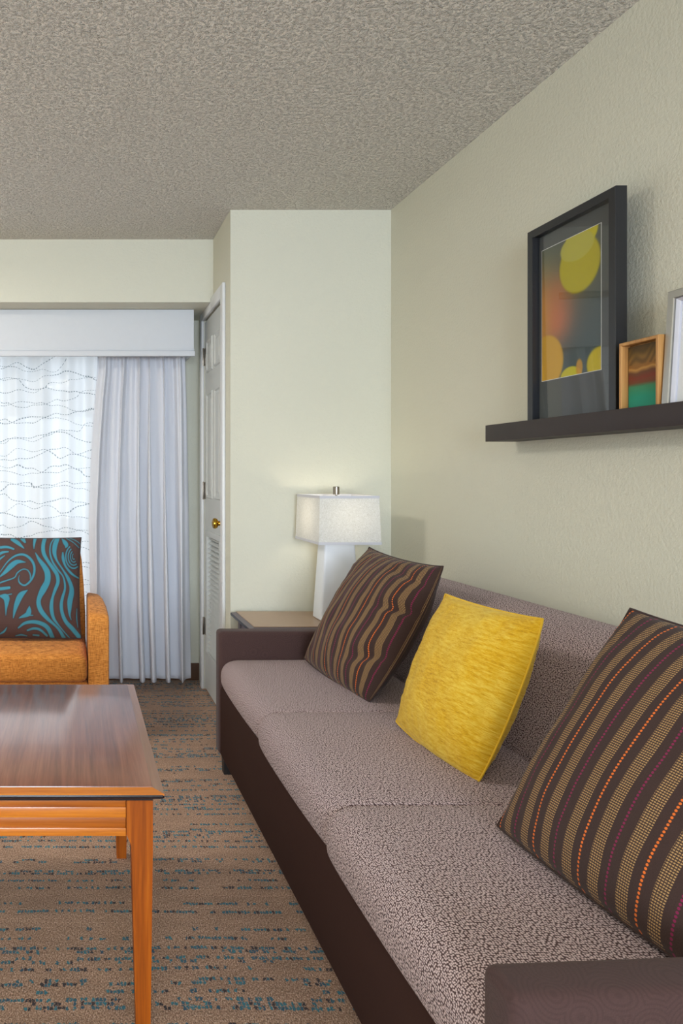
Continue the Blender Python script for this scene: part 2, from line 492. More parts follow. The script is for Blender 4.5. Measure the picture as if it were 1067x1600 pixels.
struct(box('wall_soffit', XL, XS, YSO, YW, ZSO, ZC, 'wall'))
WX0, WX1, WZ0, WZ1 = -2.25, 0.42, 0.12, 2.0
struct(boxes('wall_window', [(XL, WX0, YW, YW + 0.1, 0, ZC), (WX1, XR, YW, YW + 0.1, 0, ZC), (WX0, WX1, YW, YW + 0.1, WZ1, ZC), (WX0, WX1, YW, YW + 0.1, 0, WZ0)], 'wall'))
RX0, RX1, RZ0, RZ1 = -1.25, 1.25, 0.42, 2.28
struct(boxes('wall_rear', [(XL, RX0, YR - 0.1, YR, 0, ZC), (RX1, XR, YR - 0.1, YR, 0, ZC), (RX0, RX1, YR - 0.1, YR, RZ1, ZC), (RX0, RX1, YR - 0.1, YR, 0, RZ0)], 'wall'))
struct(box('baseboard_window', XL, XS, YW - 0.012, YW, 0, 0.10, 'baseboard_brown', r=0.002))
struct(box('baseboard_right', XR - 0.012, XR, YR, YB, 0, 0.10, 'baseboard_brown', r=0.002))
struct(box('baseboard_closet', XS, XR - 0.012, YB - 0.012, YB, 0, 0.10, 'baseboard_brown', r=0.002))

def window(name, x0, x1, z0, z1, y, mull, label):
    w = thing(name, ((x0 + x1) / 2, y, z0), label, 'window', 'structure')
    d = 0.05; t = 0.055
    box('frame_sill', x0, x1, y, y + d, z0, z0 + t, 'white_paint', w, 0.003)
    box('frame_head', x0, x1, y, y + d, z1 - t, z1, 'white_paint', w, 0.003)
    xs = [x0] + mull + [x1 - t]
    for xx in xs: box('frame_stile', xx, xx + t, y, y + d, z0 + t, z1 - t, 'white_paint', w, 0.003)
    for a, b in zip(xs, xs[1:]):
        box('pane', a + t, b, y + d / 2 - 0.002, y + d / 2 + 0.002, z0 + t, z1 - t, 'clear_glass', w)
    return w
window('window_1', WX0, WX1, WZ0, WZ1, YW + 0.04, [-1.28, -0.27], 'wide window behind the sheer curtain on the far wall')
window('added_window', RX0, RX1, RZ0, RZ1, YR - 0.09, [-0.3, 0.55], 'unseen window added behind the viewer as a fill source')  # added to light the room from behind

# ---- closet door in the side wall
d = thing('door_1', (XS, (DY0 + DY1) / 2, 0), 'white panelled closet door with a louvred lower vent and brass knob', 'door', 'structure')
LX0, LX1 = XS + 0.004, XS + 0.039
VY0, VY1, VZ0, VZ1 = DY0 + 0.075, DY1 - 0.075, 0.215, 0.885
boxes('leaf', [(LX0, LX1, DY0 + 0.003, VY0, 0.012, DZ - 0.012), (LX0, LX1, VY1, DY1 - 0.003, 0.012, DZ - 0.012),
               (LX0, LX1, VY0, VY1, 0.012, VZ0), (LX0, LX1, VY0, VY1, VZ1, DZ - 0.012)], 'door_paint', d)
ymid = (DY0 + DY1) / 2
def raised_panel(y0, y1, z0, z1):
    bm = bmesh.new()
    prof = [(0, LX0), (0.004, LX0 - 0.007), (0.012, LX0 - 0.007), (0.018, LX0 - 0.0005), (0.03, LX0 - 0.0005), (0.045, LX0 - 0.006)]
    rings = []
    for ins, xx in prof:
        rings.append([bm.verts.new((xx, yy, zz)) for yy, zz in ((y0 + ins, z0 + ins), (y1 - ins, z0 + ins), (y1 - ins, z1 - ins), (y0 + ins, z1 - ins))])
    for a, b in zip(rings, rings[1:]):
        for k in range(4): bm.faces.new((a[k], a[(k + 1) % 4], b[(k + 1) % 4], b[k]))
    bm.faces.new(rings[-1])
    from_bm('door_panel', bm, 'door_paint', d)
for (ya, yb) in ((VY0 - 0.005, ymid - 0.028), (ymid + 0.028, VY1 + 0.005)):
    raised_panel(ya, yb, 1.765, 1.945)
    raised_panel(ya, yb, 1.075, 1.655)
ring_frame('vent_frame', VY0 - 0.012, VY1 + 0.012, VZ0 - 0.012, VZ1 + 0.012, 0.03, LX0 - 0.008, LX0 + 0.02, 'door_paint', d)
me = None
NS = 25
for i in range(NS):
    zc = VZ0 + 0.024 + (VZ1 - VZ0 - 0.048) * i / (NS - 1)
    if me is None:
        bm = bmesh.new()
        p = [(LX0 + 0.001, -0.0080), (LX0 + 0.005, -0.0095), (LX0 + 0.026, 0.0060), (LX0 + 0.022, 0.0075)]
        a = [bm.verts.new((x, VY0 + 0.016, z)) for x, z in p]; b = [bm.verts.new((x, VY1 - 0.016, z)) for x, z in p]
        for k in range(4): bm.faces.new((a[k], a[(k + 1) % 4], b[(k + 1) % 4], b[k]))
        bm.faces.new(a); bm.faces.new(b)
        so = from_bm('louvre_slat', bm, 'door_paint', d); me = so.data
        so.location.z = zc
    else:
        so = bpy.data.objects.new('louvre_slat', me); so.parent = d; so.location.z = zc; COL.objects.link(so)
kn = lathe('door_knob', [(0.026, 0.0), (0.028, -0.006), (0.013, -0.010), (0.011, -0.022), (0.022, -0.027), (0.027, -0.037), (0.025, -0.047), (0.012, -0.052)],
           (LX0 + 0.001, DY0 + 0.042, 0.962), 'brass', d, axis='X')
kn['label'] = 'round brass door knob'
for zz in (1.865, 1.115, 0.355):
    hg = box('hinge', LX0 - 0.003, LX0 + 0.001, DY1 - 0.03, DY1 + 0.028, zz - 0.047, zz + 0.047, 'nickel', d, 0.001)
    hg['label'] = 'satin nickel hinge leaf'
    bm = bmesh.new()
    lathe('hinge_pin', [(0.006, -0.05), (0.0065, -0.048), (0.0065, 0.048), (0.006, 0.05)], (LX0 - 0.010, DY1 + 0.001, zz), 'nickel', hg, 12)
    bm.free()
# casing
CX0 = XS - 0.016
struct(box('trim_1', CX0, XS, DY0 - 0.052, DY0 + 0.004, 0, DZ + 0.062, 'white_paint', r=0.004))
struct(box('trim_2', CX0, XS, DY1 - 0.004, DY1 + 0.056, 0, ZSO, 'white_paint', r=0.004))
struct(box('trim_3', CX0, XS, DY0 + 0.004, YSO, DZ - 0.004, DZ + 0.062, 'white_paint', r=0.004))
struct(box('trim_4', CX0, XS, YSO, DY1 - 0.004, DZ - 0.004, ZSO, 'white_paint', r=0.003))

# ------------------------------------------------------------------ valance, drape, sheer
VYF = 3.85
va = thing('window_valance', (-0.9, VYF, 1.854), 'white boxed valance across the top of the window under the soffit', 'valance')
box('face_board', XL + 0.15, 0.6475, VYF, VYF + 0.018, 1.866, ZSO - 0.002, 'valance_fabric', va, 0.003)
box('end_return', 0.6295, 0.6475, VYF + 0.018, YW - 0.001, 1.866, ZSO - 0.002, 'valance_fabric', va, 0.003)
box('bottom_moulding', XL + 0.15, 0.652, VYF - 0.008, VYF + 0.018, 1.852, 1.880, 'valance_fabric', va, 0.003)
box('bead_moulding', XL + 0.15, 0.649, VYF - 0.004, VYF, 1.884, 1.892, 'valance_fabric', va, 0.002)

def cloth(name, xl, xr, zt, zb, fold, ns, nt, mat, label, cat, uvscale=1.0, thick=0.0):
    vs = np.zeros((nt + 1, ns + 1, 3)); uvs = []
    for j in range(nt + 1):
        t = j / nt
        for i in range(ns + 1):
            s = i / ns
            dx, dy, dz = fold(s, t)
            x = xl(t) + (xr(t) - xl(t)) * s + dx
            vs[j, i] = (x, dy, zt + (zb - zt) * t + dz)
    me = bpy.data.meshes.new(name)
    idx = np.arange((nt + 1) * (ns + 1)).reshape(nt + 1, ns + 1)
    faces = np.stack([idx[:-1, :-1], idx[1:, :-1], idx[1:, 1:], idx[:-1, 1:]], -1).reshape(-1, 4)
    me.from_pydata(vs.reshape(-1, 3).tolist(), [], faces.tolist())
    uvl = me.uv_layers.new(name='UVMap')
    L = abs(xr(0) - xl(0)) * uvscale; H = abs(zt - zb)
    for lp in me.loops:
        j, i = divmod(lp.vertex_index, ns + 1)
        uvl.data[lp.index].uv = (i / ns * L, 1.0 - j / nt * H)
    o = link(name, me, mat, None, smooth=True)
    if thick:
        so = o.modifiers.new('thickness', 'SOLIDIFY'); so.thickness = thick; so.offset = 0
    return tag(o, label, cat)

def lerp_table(tab):
    return lambda t: float(np.interp(t, [a for a, b in tab], [b for a, b in tab]))
dxl = lerp_table([(0, .128), (.12, .124), (.2, .108), (.35, .09), (.55, .076), (.8, .085), (1, .10)])
dxr = lerp_table([(0, .612), (.2, .628), (.5, .642), (1, .658)])
def drape_fold(s, t):
    amp = 0.016 + 0.040 * min(1, t * 1.4)
    w = s + 0.030 * math.sin(9 * s + 1.2) + 0.012 * math.sin(23 * s) + 0.030 * t * math.sin(7.3 * s + 0.6)
    ph = 2 * math.pi * 6.2 * w
    hi = 2 * math.pi * 17.0 * (s + 0.01 * math.sin(5 * s + 3 * t))
    y = amp * (0.78 * math.sin(ph) + 0.22 * math.sin(2 * ph + 1.0)) + 0.007 * (1 - 0.55 * t) * math.sin(hi) \
        + 0.010 * mnoise.noise((s * 9, t * 1.5, 3.1)) + 0.0025 * mnoise.noise((s * 30, t * 16, 7.7))
    x = -0.55 * amp * math.cos(ph) * min(1, 4 * s, 4 * (1 - s))
    return x, 3.975 + y, 0.0
cloth('drape', dxl, dxr, 2.02, 0.045, drape_fold, 260, 70, 'drape', 'pale grey lined drape hanging in folds at the right of the window', 'curtain', thick=0.002)
def sheer_fold(s, t):
    L = s * 2.75
    y = 0.048 * math.sin(2 * math.pi * L / 0.17 + 1.2 * math.sin(3.1 * L) + 0.3 * t) + 0.012 * math.sin(2 * math.pi * L / 0.071 + 2.0) \
        + 0.010 * mnoise.noise((L * 6, t * 1.2, 1.3))
    return 0.0, 4.072 + y * 0.8, 0.0
cloth('sheer_curtain', lambda t: -2.35, lambda t: 0.40, 2.03, 0.05, sheer_fold, 620, 24, 'sheer',
      'white sheer curtain with dashed wavy lines glowing in front of the window', 'curtain', uvscale=1.3)

# ------------------------------------------------------------------ sofa
SY0, SY1, SXF = 0.943, 2.79, 0.571
sofa = thing('sofa', (1.02, 1.86, 0), 'long taupe three-seat sofa with low dark brown arms against the right wall', 'sofa')
box('base_rail', 0.574, 1.44, SY0 - 0.03, SY1 + 0.01, 0.086, 0.362, 'base_fabric', sofa, 0.012)
arm = box('arm', 0.569, 1.452, SY1, SY1 + 0.075, 0.088, 0.579, 'brown_fabric', sofa, 0.016, 4)
arm['label'] = 'far dark brown arm'
bm = bmesh.new(); add_box(bm, 0.541, 1.452, SY0 - 0.072, SY0, 0.088, 0.550, 0.016, 4)
for v in bm.verts:
    if v.co.z > 0.3: v.co.z += 0.016 * (v.co.x - 0.55)
    v.co.y += 0.03 * (v.co.x - 0.545)
arm = from_bm('arm', bm, 'brown_fabric', sofa, True, 40); arm['label'] = 'near dark brown arm with whorl pattern'
# seat cushions
LC = (SY1 - SY0) / 3
for k in range(3):
    ya, yb = SY0 + LC * k, SY0 + LC * (k + 1)
    fwd = [0.022, 0.012, 0.0][k]; drop = [0.012, 0.006, 0.0][k]
    x0 = 0.563 - fwd
    poly = round_poly([(x0 + 0.012, 0.352 - drop), (1.17, 0.352), (1.17, 0.470), (x0, 0.466)], [0.035, 0.02, 0.02, 0.075], 9)
    def bul(px, y, pz, ya=ya, yb=yb, x0=x0):
        t = (y - ya) / (yb - ya); e = (4 * t * (1 - t)) ** 0.5
        if pz > 0.40:
            pz += 0.016 * e * max(0.0, min(1, (px - x0) / 0.12)) * (1 if px < 1.1 else 0.4)
        if px < x0 + 0.1: px -= 0.010 * (e - 0.6)
        return px, pz
    c = soft_loft('seat_cushion', poly, ya + 0.0004, yb - 0.0004, 0.009, 'pebble', sofa, 26, bul)
poly = round_poly([(1.135, 0.452), (1.44, 0.452), (1.425, 0.812), (1.285, 0.806)], [0.05, 0.02, 0.045, 0.10], 9)
def bulb_back(px, y, pz):
    if px < 1.3: px -= 0.022 * math.sin(math.pi * min(1, max(0, (pz - 0.452) / 0.36))) 
    return px, pz
soft_loft('backrest', poly, SY0 + 0.004, SY1 - 0.004, 0.03, 'pebble', sofa, 40, bulb_back)
box('back_frame', 1.425, 1.462, SY0 - 0.04, SY1 + 0.04, 0.09, 0.77, 'base_fabric', sofa, 0.01)
for fx in (0.595, 1.37):
    for fy in (SY0 - 0.06, SY1 + 0.01):
        loft('foot', [[(fx + a * w, fy + 0.02 + b * w, zz) for a, b in ((0, 0), (0.05, 0), (0.05, 0.05), (0, 0.05))] for zz, w in ((0.0, 0.75), (0.09, 1.0))], 'black_plastic', sofa, 30)

# ------------------------------------------------------------------ pillows
def pillow(name, corners, thick, mat, label, nrm_hint, n=44, concave=(.05,.05,.05,.05), seed=0, wr=0.006, dents=(), colour=None, cat='pillow', uvflip=False):
    BL, BR, TR, TL = [Vector(c) for c in corners]
    base = (BL + BR) / 2
    root = thing(name, base, label, cat)
    W = (BR - BL).length; H = (TL - BL).length
    nr = (BR - BL).cross(TL - BL).normalized()
    if nr.dot(Vector(nrm_hint)) < 0: nr = -nr
    eu = (BR - BL).normalized(); ev = (TL - BL).normalized()
    def P(u, v, side):
        p = BL * (1 - u) * (1 - v) + BR * u * (1 - v) + TR * u * v + TL * (1 - u) * v
        a = 2 * u - 1; b = 2 * v - 1
        # edges pulled inward between the corners
        p = p - eu * a * abs(a) * concave[0 if a < 0 else 1] * W * (1 - b * b) ** 0.8 - ev * b * abs(b) * concave[2 if b < 0 else 3] * H * (1 - a * a) ** 0.8
        prof = max(0.0, (1 - abs(a) ** 2.4) * (1 - abs(b) ** 2.4)) ** 0.55
        edge = min(1.0, prof * 2.0)
        wn = mnoise.noise((u * 5 + seed, v * 5, seed * 1.7)) + 0.6 * mnoise.noise((u * 13 + seed, v * 9, 2.0)) * (0.3 + abs(a) + abs(b)) * 0.6
        gath = mnoise.noise((u * 34 + seed, v * 34, 5.0)) * (abs(a) ** 6 + abs(b) ** 6)
        off = thick / 2 * prof + (wr * wn + 0.9 * wr * gath) * edge
        if side > 0:
            for (du, dv, su, sv, ang, dep) in dents:
                c, s_ = math.cos(ang), math.sin(ang)
                xx = (u - du) * c + (v - dv) * s_; yy = -(u - du) * s_ + (v - dv) * c
                off -= dep * math.exp(-(xx / su) ** 2 - (yy / sv) ** 2) * edge
        return p + nr * off * side
    def sheet(side):
        co = [P(i / n, j / n, side) for j in range(n + 1) for i in range(n + 1)]
        fs = []
        for j in range(n):
            for i in range(n):
                a = j * (n + 1) + i
                fs.append((a, a + 1, a + n + 2, a + n + 1))
        return co, fs
    for side, nm in ((1, 'front_panel'), (-1, 'back_panel')):
        co, fs = sheet(side)
        me = bpy.data.meshes.new(nm); me.from_pydata(co, [], fs)
        uvl = me.uv_layers.new(name='UVMap')
        for lp in me.loops:
            j, i = divmod(lp.vertex_index, n + 1)
            uvl.data[lp.index].uv = (i / n * W, j / n * H)
        if colour is not None:
            at = me.color_attributes.new('print', 'FLOAT_COLOR', 'POINT')
            if side > 0: at.data.foreach_set('color', colour(n).ravel())
            else: at.data.foreach_set('color', np.tile(np.array(rgb(72, 54, 52)), ((n + 1) ** 2, 1)).ravel())
        o = link(nm, me, mat, root, True)
        bm = bmesh.new(); bm.from_mesh(me); bmesh.ops.recalc_face_normals(bm, faces=bm.faces[:])
        f0 = bm.faces[len(bm.faces) // 2] if not hasattr(bm.faces, 'ensure_lookup_table') else (bm.faces.ensure_lookup_table() or bm.faces[len(bm.faces) // 2])
        if f0.normal.dot(nr * side) < 0: bmesh.ops.reverse_faces(bm, faces=bm.faces[:])
        bm.to_mesh(me); bm.free()
        me.polygons.foreach_set('use_smooth', [True] * len(me.polygons))
    # sewn edge seam
    loop = [P(i / n, 0, 1) for i in range(n)] + [P(1, j / n, 1) for j in range(n)] + [P(1 - i / n, 1, 1) for i in range(n)] + [P(0, 1 - j / n, 1) for j in range(n)]
    bm = bmesh.new(); rings = []; m = len(loop); cen = (BL + BR + TR + TL) / 4
    for k in range(m):
        t = (loop[(k + 1) % m] - loop[k - 1]).normalized(); s1 = nr; s2 = t.cross(s1).normalized()
        r = 0.0028
        rings.append([bm.verts.new(loop[k] + s1 * r * math.cos(q) + s2 * r * math.sin(q)) for q in (0, math.pi / 2.5, 2 * math.pi / 2.5, 3 * math.pi / 2.5, 4 * math.pi / 2.5)])
    for k in range(m):
        a, b = rings[k], rings[(k + 1) % m]
        for q in range(5): bm.faces.new((a[q], a[(q + 1) % 5], b[(q + 1) % 5], b[q]))
    uvl = bm.loops.layers.uv.new('UVMap')
    o = from_bm('edge_seam', bm, mat, root, True)
    if colour is not None:
        at = o.data.color_attributes.new('print', 'FLOAT_COLOR', 'POINT')
        at.data.foreach_set('color', np.tile(np.array(rgb(66, 58, 60)), (len(o.data.vertices), 1)).ravel())
    return root

def at(x, y, Y):   # a pixel and its depth give a point
    return Vector(((x - PX) * Y / F, Y, CH - (y - PY) * Y / F))
HN = (-1, -0.2, 0.5)
pillow('throw_pillow', [at(475, 1028, 2.72), at(577, 1096, 2.25), at(692, 885, 2.27), at(577, 855, 2.73)], 0.18, 'stripe_a',
       'brown striped pillow leaning in the far corner of the sofa beside the lamp', HN, seed=3, wr=0.008,
       dents=((0.93, 0.62, 0.16, 0.03, 0.25, 0.022), (0.86, 0.25, 0.12, 0.035, 0.5, 0.018), (0.80, 0.85, 0.15, 0.03, -0.2, 0.010)), concave=(.03, -.06, -.02, .03))
pillow('throw_pillow', [at(619, 1127, 2.02), at(747, 1222, 1.665), at(848, 967, 1.67), at(696, 928, 2.02)], 0.145, 'mustard',
       'mustard yellow chenille pillow in the middle of the sofa', HN, seed=9, wr=0.006, concave=(.02, -.045, -.03, .02),
       dents=((0.92, 0.5, 0.02, 0.5, 0.0, 0.006),))
pillow('throw_pillow', [at(777, 1290, 1.42), (0.885, 0.965, 0.492), (1.185, 0.975, 0.905), at(985, 951, 1.40)], 0.16, 'stripe_b',
       'large brown striped pillow leaning beside the near sofa arm', HN, seed=14, wr=0.004, concave=(.01, .0, -.01, .02), n=60)

for o_ in [o_ for o_ in COL.objects if o_.name.startswith('throw_pillow')]: o_['group'] = 'throw pillows on the sofa'

# ------------------------------------------------------------------ picture ledge and frames
ld = thing('picture_ledge', (1.42, 1.55, 1.311), 'dark brown wooden picture ledge mounted on the right wall', 'shelf')
LY0, LY1 = 0.75, 2.354
box('ledge_board', 1.382, XR, LY0, LY1, 1.311, 1.331, 'shelf_wood', ld, 0.001)
box('front_lip', 1.370, 1.382, LY0, LY1, 1.311, 1.3655, 'shelf_wood', ld, 0.001)
box('back_rail', XR - 0.012, XR, LY0, LY1, 1.331, 1.372, 'shelf_wood', ld, 0.001)

def print_grid(name, fn, Y_left, Y_right, z_top, z_bot, x, nu, nv, parent, mat='art_print'):
    """flat print in the YZ plane facing -X; fn(p, q) -> rgb with p left->right, q top->bottom"""
    p, q = np.meshgrid(np.linspace(0, 1, nu + 1), np.linspace(0, 1, nv + 1))
    co = np.stack([np.full(p.shape, x), Y_left + (Y_right - Y_left) * p, z_top + (z_bot - z_top) * q], -1).reshape(-1, 3)
    idx = np.arange((nu + 1) * (nv + 1)).reshape(nv + 1, nu + 1)
    fs = np.stack([idx[:-1, :-1], idx[1:, :-1], idx[1:, 1:], idx[:-1, 1:]], -1).reshape(-1, 4)
    me = bpy.data.meshes.new(name); me.from_pydata(co.tolist(), [], fs.tolist())
    c = np.clip(fn(p, q), 0, 255) / 255.0
    c = np.where(c <= 0.04045, c / 12.92, ((c + 0.055) / 1.055) ** 2.4)
    a = me.color_attributes.new('print', 'FLOAT_COLOR', 'POINT')
    a.data.foreach_set('color', np.concatenate([c, np.ones(c.shape[:2] + (1,))], -1).ravel())
    uvl = me.uv_layers.new(name='UVMap')
    for lp in me.loops:
        v = me.vertices[lp.vertex_index].co; uvl.data[lp.index].uv = (v.y, v.z)
    return link(name, me, mat, parent)

def soft(x, w): return 1 / (1 + np.exp(-np.clip(x / w, -40, 40)))
def over(base, m, col): return base * (1 - m[..., None]) + np.array(col, float) * m[..., None]
def gauss(p, q, cp, cq, sp, sq): return np.exp(-((p - cp) / sp) ** 2 - ((q - cq) / sq) ** 2)
def bokeh(p, q):
    c = np.zeros(p.shape + (3,)) + np.array([72, 86, 86.])
    c = over(c, gauss(p, q, 0.02, 0.18, 0.30, 0.2) * 0.8, (112, 118, 84))
    c = over(c, gauss(p, q, 0.05, 0.48, 0.40, 0.24) * 0.95, (206, 132, 72))
    c = over(c, gauss(p, q, 0.28, 0.36, 0.20, 0.12) * 0.8, (180, 112, 62))
    c = over(c, gauss(p, q, 0.24, 0.56, 0.28, 0.18) * 0.9, (204, 116, 78))
    c = over(c, gauss(p, q, 0.0, 0.56, 0.16, 0.30) * 0.85, (206, 152, 66))
    c = over(c, gauss(p, q, 0.65, 0.22, 0.46, 0.27) * 0.35, (150, 110, 50))
    def ell(cp, cq, rp, rq, col, a=1.0, s=0.02):
        nonlocal c
        r = np.sqrt(((p - cp) / rp) ** 2 + ((q - cq) / rq) ** 2)
        c = over(c, soft(1 - r, s) * a, col)
    ell(0.66, 0.215, 0.335, 0.205, (186, 174, 0))
    ell(0.70, 0.0, 0.26, 0.12, (200, 188, 0))
    ell(0.62, 0.085, 0.28, 0.10, (190, 184, 70), 0.95)
    ell(0.08, 0.865, 0.31, 0.205, (212, 164, 52))
    ell(0.52, 1.01, 0.18, 0.075, (206, 196, 16))
    ell(0.66, 0.955, 0.055, 0.06, (206, 150, 40), 0.9, 0.06)
    ell(0.98, 0.955, 0.20, 0.115, (206, 186, 16), 1.0, 0.03)
    return c
FX, FB = 1.390, 1.408
FY0, FY1, FZ0, FZ1 = 1.813, 2.167, 1.3315, 1.945
fr = thing('framed_print', (1.40, (FY0 + FY1) / 2, FZ0), 'tall black frame with a yellow and orange bokeh print on the ledge', 'picture frame')
ring_frame('frame_moulding', FY0, FY1, FZ0, FZ1, 0.024, FX, FB + 0.012, 'frame_black', fr)
box('mat_board', FB + 0.004, FB + 0.006, FY0 + 0.023, FY1 - 0.023, FZ0 + 0.023, FZ1 - 0.023, 'mat_board', fr)
PY0, PY1, PZ0, PZ1 = 1.891, 2.130, 1.483, 1.876
box('mat_bevel', FB + 0.0032, FB + 0.004, PY0 - 0.0016, PY1 + 0.0016, PZ0 - 0.0016, PZ1 + 0.0016, 'white_card', fr)
print_grid('art_print', bokeh, PY1, PY0, PZ1, PZ0, FB + 0.003, 130, 210, fr)
# glazing sheet: flat, angled in the rebate to steer its reflection (near edge further forward)
bm = bmesh.new()
gy0, gy1, gz0, gz1 = FY0 + 0.0235, FY1 - 0.0235, FZ0 + 0.0235, FZ1 - 0.0235
yaw = math.radians(3.0); tlt = math.radians(0.7)
vs = []
for yy, zz in ((gy0, gz0), (gy1, gz0), (gy1, gz1), (gy0, gz1)):
    vs.append(bm.verts.new((FX + 0.0125 + math.tan(yaw) * (yy - (gy0 + gy1) / 2) - math.tan(tlt) * (zz - (gz0 + gz1) / 2), yy, zz)))
bm.faces.new(vs)
from_bm('glass_pane', bm, 'clear_glass', fr)

def landscape(p, q):
    w = 0.015 * np.sin(7 * p + 3) + 0.006 * np.sin(19 * p)
    qq = q + w
    stops = [0.0, 0.10, 0.2, 0.33, 0.36, 0.42, 0.5, 0.58, 0.64, 0.8, 1.0]
    cols = np.array([(84, 66, 40), (112, 86, 44), (140, 106, 58), (150, 104, 54), (196, 146, 78), (110, 74, 52), (128, 62, 46), (120, 76, 52), (70, 140, 100), (44, 150, 122), (54, 150, 124)], float)
    c = np.stack([np.interp(np.where(q < 0.55, qq, q), stops, cols[:, k]) for k in range(3)], -1)
    st = 0.5 + 0.5 * np.sin(14 * p + 40 * q + 3 * np.sin(9 * p))
    c = over(c, (q < 0.3) * st * 0.45, (72, 58, 40))
    return c
ob = thing('shadow_box', (1.40, 1.73, 1.3315), 'small oak shadow box with a green and rust landscape on the ledge', 'picture frame')
OY0, OY1, OZ0, OZ1 = 1.672, 1.7935, 1.3315, 1.533
ring_frame('frame_moulding', OY0, OY1, OZ0, OZ1, 0.0085, 1.3835, 1.412, 'oak_frame', ob)
box('back_panel', 1.407, 1.411, OY0 + 0.008, OY1 - 0.008, OZ0 + 0.008, OZ1 - 0.008, 'oak_frame', ob)
print_grid('painted_panel', landscape, OY1 - 0.0105, OY0 + 0.0105, OZ1 - 0.012, OZ0 + 0.030, 1.400, 70, 100, ob)
box('panel_block', 1.4005, 1.407, OY0 + 0.0105, OY1 - 0.0105, OZ0 + 0.030, OZ1 - 0.012, 'shelf_wood', ob)

sv = thing('framed_photo', (1.40, 1.53, 1.3315), 'silver frame with a white mat at the right end of the ledge', 'picture frame')
SYa, SYb, SZa, SZb = 1.395, 1.668, 1.3315, 1.632
o1 = ring_frame('frame_moulding', SYa, SYb, SZa, SZb, 0.019, 1.3845, 1.402, 'silver', sv)
o2 = ring_frame('inner_fillet', SYa + 0.019, SYb - 0.019, SZa + 0.019, SZb - 0.019, 0.008, 1.389, 1.402, 'pale_silver', sv, lip=0.004)
o3 = box('mat_board', 1.399, 1.401, SYa + 0.024, SYb - 0.024, SZa + 0.024, SZb - 0.024, 'white_card', sv)
def teal_art(p, q):
    c = np.zeros(p.shape + (3,)) + np.array([150, 190, 196.])
    c = over(c, soft(q - 0.55 - 0.05 * np.sin(7 * p), 0.03), (70, 140, 146))
    b = (np.minimum(np.minimum(p, 1 - p), np.minimum(q, 1 - q)) < 0.025).astype(float)
    return over(c, b, (34, 104, 110))
o4 = print_grid('photo_print', teal_art, SYb - 0.048, SYa + 0.048, SZb - 0.078, SZa + 0.062, 1.3985, 60, 60, sv)
for o in (o1, o2, o3, o4):     # leans back a little
    for v in o.data.vertices: v.co.x += (v.co.z) * 0.06

# ------------------------------------------------------------------ end table and lamp
ET = 0.571
et = thing('end_table', (1.09, 3.08, 0), 'brown laminate end table behind the sofa arm', 'end table')
def bevel_slab(name, x0, x1, y0, y1, z_out, z_top, th, ch, mat_top, mat_side, parent):
    def ring(i, z): return [(x0 + i, y0 + i, z), (x1 - i, y0 + i, z), (x1 - i, y1 - i, z), (x0 + i, y1 - i, z)]
    A, B, C = ring(0, z_out), ring(ch, z_top), ring(ch, z_out - 0.004)
    D = ring(0, z_out - 0.004)
    for k in range(4):          # four mitred strips
        bm = bmesh.new(); q = (k + 1) % 4
        e0 = [bm.verts.new(P[k]) for P in (A, B, C, D)]; e1 = [bm.verts.new(P[q]) for P in (A, B, C, D)]
        for i in range(4): bm.faces.new((e0[i], e0[(i + 1) % 4], e1[(i + 1) % 4], e1[i]))
        bm.faces.new(e0); bm.faces.new(e1)
        from_bm(name, bm, mat_top if k % 2 == 0 or mat_side is None else mat_side, parent)
bevel_slab('chamfer_rim', 0.722, 1.446, 2.905, YB - 0.014, ET - 0.009, ET - 0.0025, 0, 0.022, 'laminate_grey', None, et)
box('table_top', 0.742, 1.426, 2.925, YB - 0.034, ET - 0.008, ET, 'laminate_tan', et)
box('edge_band', 0.720, 1.448, 2.903, YB - 0.0135, ET - 0.022, ET - 0.009, 'dark_edge', et, 0.003)
for xx in (0.75, 1.385):
    for yy in (2.93, 3.215): box('leg', xx, xx + 0.035, yy, yy + 0.035, 0, ET - 0.022, 'laminate_grey', et, 0.002)
for yy in (2.935, 3.225): box('apron', 0.785, 1.385, yy, yy + 0.018, ET - 0.10, ET - 0.022, 'laminate_grey', et)
for xx in (0.756, 1.396): box('side_panel', xx, xx + 0.014, 2.965, 3.215, ET - 0.16, ET - 0.022, 'laminate_grey', et)

LXc, LYc = 1.142, 3.085
lamp = thing('table_lamp', (LXc, LYc, ET), 'lit table lamp with a rectangular white linen shade and tapered white base', 'lamp')
def rr(hx, hy, z, r, n=4):
    pts = []
    for sx, sy, a0 in ((1, 1, 0), (-1, 1, 90), (-1, -1, 180), (1, -1, 270)):
        for k in range(n + 1):
            a = math.radians(a0 + 90 * k / n)
            pts.append((LXc + sx * (hx - r) + r * math.cos(a), LYc + sy * (hy - r) + r * math.sin(a), z))
    return pts
loft('lamp_base', [rr(0.086 - 0.004, 0.052, ET + 0.0005, 0.008), rr(0.086, 0.055, ET + 0.004, 0.009), rr(0.064, 0.046, ET + 0.355, 0.009), rr(0.058, 0.04, ET + 0.362, 0.009)], 'lamp_ceramic', lamp, 40)
lathe('lamp_neck', [(0.012, 0.93), (0.012, 0.965)], (LXc, LYc, 0), 'nickel', lamp, 16)
lathe('lamp_bulb', [(0.013, 0.965), (0.016, 0.975), (0.03, 1.01), (0.029, 1.03), (0.018, 1.05), (0.004, 1.056)], (LXc, LYc, 0), 'bulb', lamp, 18)
ZS0, ZS1 = 0.911, 1.113
def shade_ring(hx, hy, z): return [(LXc - hx, LYc - hy, z), (LXc + hx, LYc - hy, z), (LXc + hx, LYc + hy, z), (LXc - hx, LYc + hy, z)]
